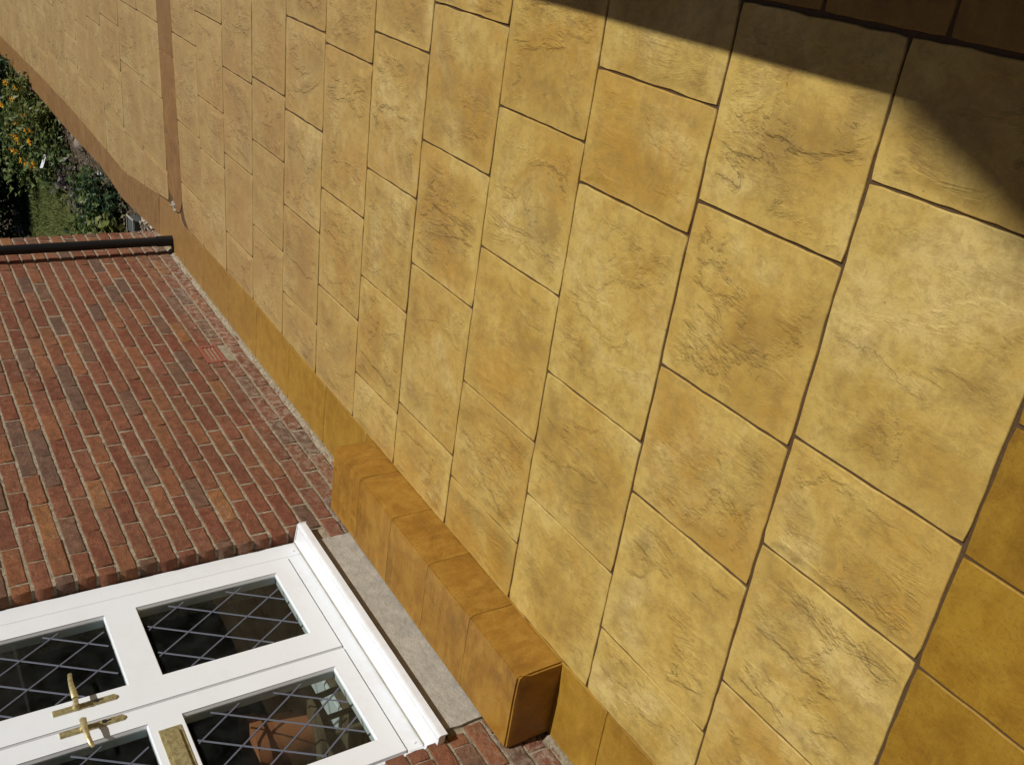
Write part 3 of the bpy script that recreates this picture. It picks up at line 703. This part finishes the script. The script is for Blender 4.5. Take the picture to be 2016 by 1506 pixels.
def leaves(n, rad, h, size, base=.0, droop=.3, spread=1., narrow=.35):
    """mesh of folded pointed leaves through an ellipsoidal volume with gaps and clumps"""
    vs, fs = [], []
    cl = [(U(-1, 1) * rad * .75, U(-1, 1) * rad * .75, base + U(.15, 1) * h) for _ in range(max(3, n // 28))]
    for i in range(n):
        c = random.choice(cl); k = rad * .33
        p = Vector((c[0] + random.gauss(0, k), c[1] + random.gauss(0, k), max(base + .01, c[2] + random.gauss(0, k * .8))))
        d = Vector((random.gauss(0, 1), random.gauss(0, 1), random.gauss(.25, .5) - droop * rnd())).normalized()
        L_ = size * U(.6, 1.4); s_ = d.cross(Vector((0, 0, 1))); s_ = (s_.normalized() if s_.length > .01 else Vector((1, 0, 0))) * L_ * narrow
        up = s_.cross(d).normalized() * L_ * .12; n0 = len(vs)
        q = p + d * L_ * .5
        vs += [tuple(p), tuple(q + s_ + up), tuple(p + d * L_ - Vector((0, 0, L_ * .2))), tuple(q - s_ + up), tuple(q)]
        fs += [(n0, n0 + 4, n0 + 1), (n0 + 4, n0 + 2, n0 + 1), (n0, n0 + 3, n0 + 4), (n0 + 3, n0 + 2, n0 + 4)]
    me = bpy.data.meshes.new('foliage'); me.from_pydata(vs, [], fs); return me
def plant(x, y, rad, h, n, size, mat, label, cat='plant', name='leafy_plant', flowers=0, group=None, narrow=.35, at=()):
    r = tag(empty(name, tuple(P3(x, y, GZ + .0))), label, cat, group)
    link('foliage', leaves(n, rad, h, size, narrow=narrow), mat, r)['kind'] = 'stuff'
    bm = bmesh.new()
    for i in range(5):
        a = U(0, 6.28); tube(bm, (0, 0, -.03), (math.cos(a) * rad * .5, math.sin(a) * rad * .5, h * .8), .006, .003, 5)
    link('stem', fin(bm, 'stem'), M_stem, r)
    spots = []
    for i in range(flowers):
        a = U(0, 6.28); q = U(.1, .95) * rad; spots.append((math.cos(a) * q, math.sin(a) * q, h * U(.75, 1.1)))
    for fx, fy in at: spots.append((-(fx - x), fy - y, .35))
    for sx_, sy_, z_ in spots:
        bm = bmesh.new()
        for k in range(9):
            t = k * 6.283 / 9 + U(-.2, .2); s_ = U(.030, .046); rise = U(-.006, .018)
            c0 = bm.verts.new((0, 0, 0)); c1 = bm.verts.new((math.cos(t - .32) * s_ * .7, math.sin(t - .32) * s_ * .7, rise)); c2 = bm.verts.new((math.cos(t) * s_, math.sin(t) * s_, rise * .6)); c3 = bm.verts.new((math.cos(t + .32) * s_ * .7, math.sin(t + .32) * s_ * .7, rise))
            bm.faces.new((c0, c1, c2, c3))
        bmesh.ops.create_icosphere(bm, subdivisions=1, radius=.012, matrix=Matrix.Translation((0, 0, .006)))
        link('flower', fin(bm, 'flower'), M_petal, r, (sx_, sy_, z_), (U(-.2, .7), U(.1, .8), 0))
    return r
# tall orange flowers over the bed, at the top left of the picture
plant(11.60, -2.90, .30, .36, 700, .075, M_leafA, 'bushy plant with the densest clump of orange flowers above the lawn corner', 'flowering plant', 'flowering_plant', 3, at=((11.51, -2.77), (11.88, -2.99), (11.44, -2.95), (11.80, -3.04), (11.66, -2.98), (11.55, -3.08)))
plant(12.45, -2.95, .30, .38, 650, .075, M_leafA, 'orange flowered plant just behind the densest orange clump', 'flowering plant', 'flowering_plant', 2, at=((12.63, -3.11), (12.59, -2.82), (12.3, -3.0)))
plant(10.85, -3.05, .24, .30, 460, .07, M_leafA, 'low plant with a row of orange blooms hanging over the grass', 'flowering plant', 'flowering_plant', 0, at=((11.4, -3.14), (10.9, -3.0), (10.53, -2.94), (11.1, -3.1), (10.7, -3.02)))
plant(11.0, -2.66, .20, .30, 380, .065, M_leafD, 'single tall yellow and orange bloomed plant between path and densest orange clump', 'flowering plant', 'flowering_plant', 1, at=((10.98, -2.56), (10.9, -2.70), (10.68, -2.76)))
plant(12.0, -2.58, .22, .30, 420, .07, M_leafD, 'yellow flowered plant at the far edge of the bed beside the path', 'flowering plant', 'flowering_plant', 1, at=((11.74, -2.57), (12.1, -2.47)))
plant(12.5, -3.45, .28, .36, 520, .075, M_leafA, 'green plant without blooms against the dark hedge', 'plant')
plant(13.1, -3.1, .28, .36, 500, .075, M_leafB, 'dark leaved plant filling the corner before the hedge', 'plant')
plant(13.2, -2.7, .25, .32, 420, .075, M_leafB, 'dark clump at the farthest end of the bed beside the path', 'plant')
# mid bed
plant(10.4, -2.78, .17, .20, 200, .07, M_leafA, 'spreading mid green plant between orange flowers and bare soil')
plant(10.9, -2.60, .15, .20, 220, .06, M_leafD, 'small yellowish plant close to the brown path edge')
plant(9.75, -3.02, .20, .20, 260, .085, M_leafC, 'purple leaved plant below the white plant label', name='purple_plant')
plant(9.35, -2.78, .14, .16, 150, .065, M_leafA, 'small green plant beside the purple leaved one')
plant(9.35, -3.25, .17, .20, 240, .065, M_leafB, 'dark green plant at the edge of the grass', flowers=1)
plant(8.95, -2.92, .20, .22, 300, .065, M_leafA, 'dense green bush midway along the bed')
plant(8.55, -2.68, .18, .20, 330, .06, M_leafB, 'dark leafy clump by the path edge')
plant(8.55, -3.1, .22, .28, 420, .075, M_leafA, 'broad leafed green clump close to the house corner', narrow=.45)
plant(8.15, -2.95, .20, .24, 360, .08, M_leafD, 'pale green plant with large leaves near the grey box', narrow=.45)
plant(8.05, -3.35, .22, .24, 360, .07, M_leafA, 'green plant rising beside the house corner', flowers=1)
plant(8.2, -2.62, .12, .13, 150, .05, M_leafB, 'tiny dark plant next to the grey box')
plant(7.75, -3.0, .14, .15, 200, .06, M_leafA, 'low green plant touching the brick corner')
# hedge at the end of the lawn
for i, (x, y, rr, hh) in enumerate(((13.75, -3.3, .6, 1.5), (13.85, -4.3, .65, 1.8), (13.8, -5.4, .7, 1.9), (14.6, -2.9, .5, 1.2), (14.9, -3.9, .8, 2.0))):
    r = tag(empty('hedge_shrub', tuple(P3(x, y, -.13))), ('dark shrub at the far corner of the lawn nearest the path', 'dark evergreen shrub in the middle of the lawn end', 'dark shrub at the lawn end nearest the house', 'dark shrub beyond the end of the flower bed beside the path', 'tall dark shrub filling the gap behind the hedge')[i], 'shrub', 'dark shrubs behind the lawn')
    link('crown', leaves(5200, rr, hh, .085, base=-.25), M_leafB, r)['kind'] = 'stuff'
    bm = bmesh.new()
    for k in range(6):
        a = U(0, 6.28); tube(bm, (0, 0, -.05), (math.cos(a) * rr * .6, math.sin(a) * rr * .6, hh * .9), .03, .01, 7)
    link('trunk', fin(bm, 'trunk'), M_bark, r)
# leaf litter, stones, gravel
vs, fs = [], []
for i in range(2600):
    x = U(7.2, 13.2); y = far_outer(x) - abs(random.gauss(0, .35)) - .03; a = U(0, 6.28); s_ = U(.008, .024); n0 = len(vs); z_ = GZ + .03 + U(0, .05)
    for k in range(3): vs.append((-x + math.cos(a + k * 2.1) * s_, y + math.sin(a + k * 2.1) * s_ * .7, z_ + U(-.008, .01)))
    fs.append((n0, n0 + 1, n0 + 2))
me = bpy.data.meshes.new('leaf_litter'); me.from_pydata(vs, [], fs)
M_litter = leaf_material('dry_litter', (.06, .045, .03), (.17, .13, .085), (.32, .27, .19))
tag(link('leaf_litter', me, M_litter), 'dry litter and crumbs of soil scattered over the flower bed', 'litter', kind='stuff')
bm = bmesh.new()
for i in range(420):
    x, y = U(6.72, 7.45), U(-2.95, -2.43); s_ = U(.012, .026)
    if y > far_outer(x) - .02: continue
    mt = Matrix.Translation(P3(x, y, -.045 - (x - 6.8) * .06 + U(-.01, .012))) @ Matrix.Rotation(U(0, 6), 4, Vector((rnd(), rnd(), rnd() + .1)).normalized()) @ Matrix.Diagonal((s_, s_ * U(.6, .9), s_ * U(.45, .7), 1))
    bmesh.ops.create_icosphere(bm, subdivisions=1, radius=1, matrix=mt)
M = Mat('pale_gravel'); M_gravel = M.out(M.ramp(M.rand(True), [(0, (.14, .11, .08)), (.5, (.36, .30, .21)), (1, (.55, .49, .38))]), .85)
tag(link('gravel', fin(bm, 'gravel'), M_gravel), 'pale gravel heaped between border and brick corner', 'gravel', kind='stuff')
M_stone = simple('pale_stone', (.26, .21, .16), .9, 14, .3, .01)
for i, (x, y, s_, lb) in enumerate(((9.72, -2.53, .075, 'rounded brown stone lying on soil by the path edge'), (9.95, -2.51, .05, 'smaller stone just beyond the rounded brown one'), (10.6, -2.52, .045, 'pale stone beside the yellowish plant'))):
    bm = bmesh.new(); bmesh.ops.create_icosphere(bm, subdivisions=3, radius=s_)
    for v in bm.verts: v.co *= 1 + .25 * noise.noise(v.co * 14 + Vector((i * 5, 0, 0))); v.co.z *= .7
    tag(link('stone', fin(bm, 'stone', True), M_stone, None, tuple(P3(x, y, GZ + .05))), lb, 'stone')
# grey open box / drain cover standing in the bed
bx = tag(empty('drain_box', tuple(P3(7.55, -2.60, -.15)), .1), 'small grey box with pale rim in the bed beside the gravel', 'box')
bm = bmesh.new(); box(bm, (-.10, -.06, 0), (.10, .06, .13)); link('box_body', fin(bm, 'box_body', bevel=.006), simple('grey_box', (.075, .08, .075), .7), bx)
bm = bmesh.new()
for a, b in (((-.11, -.07, .1302), (-.10, .07, .138)), ((.10, -.07, .1302), (.11, .07, .138)), ((-.0995, .06, .1302), (.0995, .07, .138))): box(bm, a, b)
link('rim', fin(bm, 'rim'), M_concrete, bx)
# white plant labels
for (x, y, z_, L_, yaw, tilt, lb) in ((10.62, -2.92, .24, .24, .25, 1.15, 'bright white plant label leaning over purple leaves'), (8.93, -2.62, .06, .10, .3, 1.2, 'short pale marker stick beside the path edge')):
    r = tag(empty('plant_label', tuple(P3(x, y, GZ))), lb, 'label'); bm = bmesh.new(); box(bm, (-.014, -.0012, -.10), (.014, .0012, L_ - .10)); o = link('tag_blade', fin(bm, 'tag_blade'), M_white, r); o.rotation_euler = (.6, tilt, yaw)
    o.location.z = z_
    bm = bmesh.new(); tube(bm, (0, 0, -.05), (0, 0, z_), .004, .003, 6); link('spike', fin(bm, 'spike'), M_stem, r)

# ------------------------------------------------------------------ across the patio (behind the photographer): unseen wall and house added to throw the shadow
gw = tag(empty('added_shadow_wall', (0, .80, 0)), 'unseen low wall added to throw the straight shadow edge along the patio', 'wall')
HT = 1.165
bm = bmesh.new(); box(bm, (3, 0, -.2), (-18, .20, HT - .06)); link('wall_body', fin(bm, 'wall_body'), M_render, gw)
bm = bmesh.new(); box(bm, (3, 0, HT - .06), (-18, .24, HT)); link('coping', fin(bm, 'coping', bevel=.006), M_concrete, gw)
# the sloping verge of this added gable is shaped to throw the soft diagonal end of the shadow
nh = tag(empty('added_shadow_house', (0, 6, 0)), 'unseen gable house added to throw the soft diagonal shadow end', 'house')
AX, AZ, HW = -1.5, 8.82, 5.9        # ridge position (along the terrace), ridge height, half width
bm = bmesh.new(); prof = [(AX - HW, -.3), (AX + HW, -.3), (AX + HW, AZ - HW * .55), (AX, AZ), (AX - HW, AZ - HW * .55)]
A = [bm.verts.new((-x, .02, z)) for x, z in prof]; B = [bm.verts.new((-x, 7, z)) for x, z in prof]
for i in range(5): bm.faces.new((A[i], A[(i + 1) % 5], B[(i + 1) % 5], B[i]))
bm.faces.new(A); bm.faces.new(B); link('wall', fin(bm, 'wall'), M_render, nh)
for sg in (-1, 1):
    bm = bmesh.new(); e_ = HW + .25
    P = [(-AX, .0, AZ), (-(AX + sg * e_), .0, AZ - e_ * .55), (-(AX + sg * e_), 7.2, AZ - e_ * .55), (-AX, 7.2, AZ)]
    lo_ = [bm.verts.new((p[0], p[1], p[2] - .10 + .10)) for p in P]; hi_ = [bm.verts.new((p[0], p[1], p[2] + .012)) for p in P]
    bm.faces.new(hi_); bm.faces.new(lo_)
    for k in range(4): bm.faces.new((lo_[k], lo_[(k + 1) % 4], hi_[(k + 1) % 4], hi_[k]))
    link('roof', fin(bm, 'roof'), M_terracotta, nh)
for i in range(3):
    for z0 in (.9, 3.5):
        x0 = 2.0 - i * 3.2; wf = frame_part('window', [(x0 - .7, x0 + .7, z0, z0 + 1.2)], -.03, .0, nh)
        bm = bmesh.new(); core_box(bm, x0 - .6, x0 + .6, -.045, -.031, z0 + .1, z0 + 1.1); link('pane', fin(bm, 'pane'), M_slot, wf)
bm = bmesh.new(); box(bm, (20, 1.0, -.26), (-22, 13, -.05)); tag(link('neighbour_lawn', fin(bm, 'neighbour_lawn'), M_lawn), kind='structure')
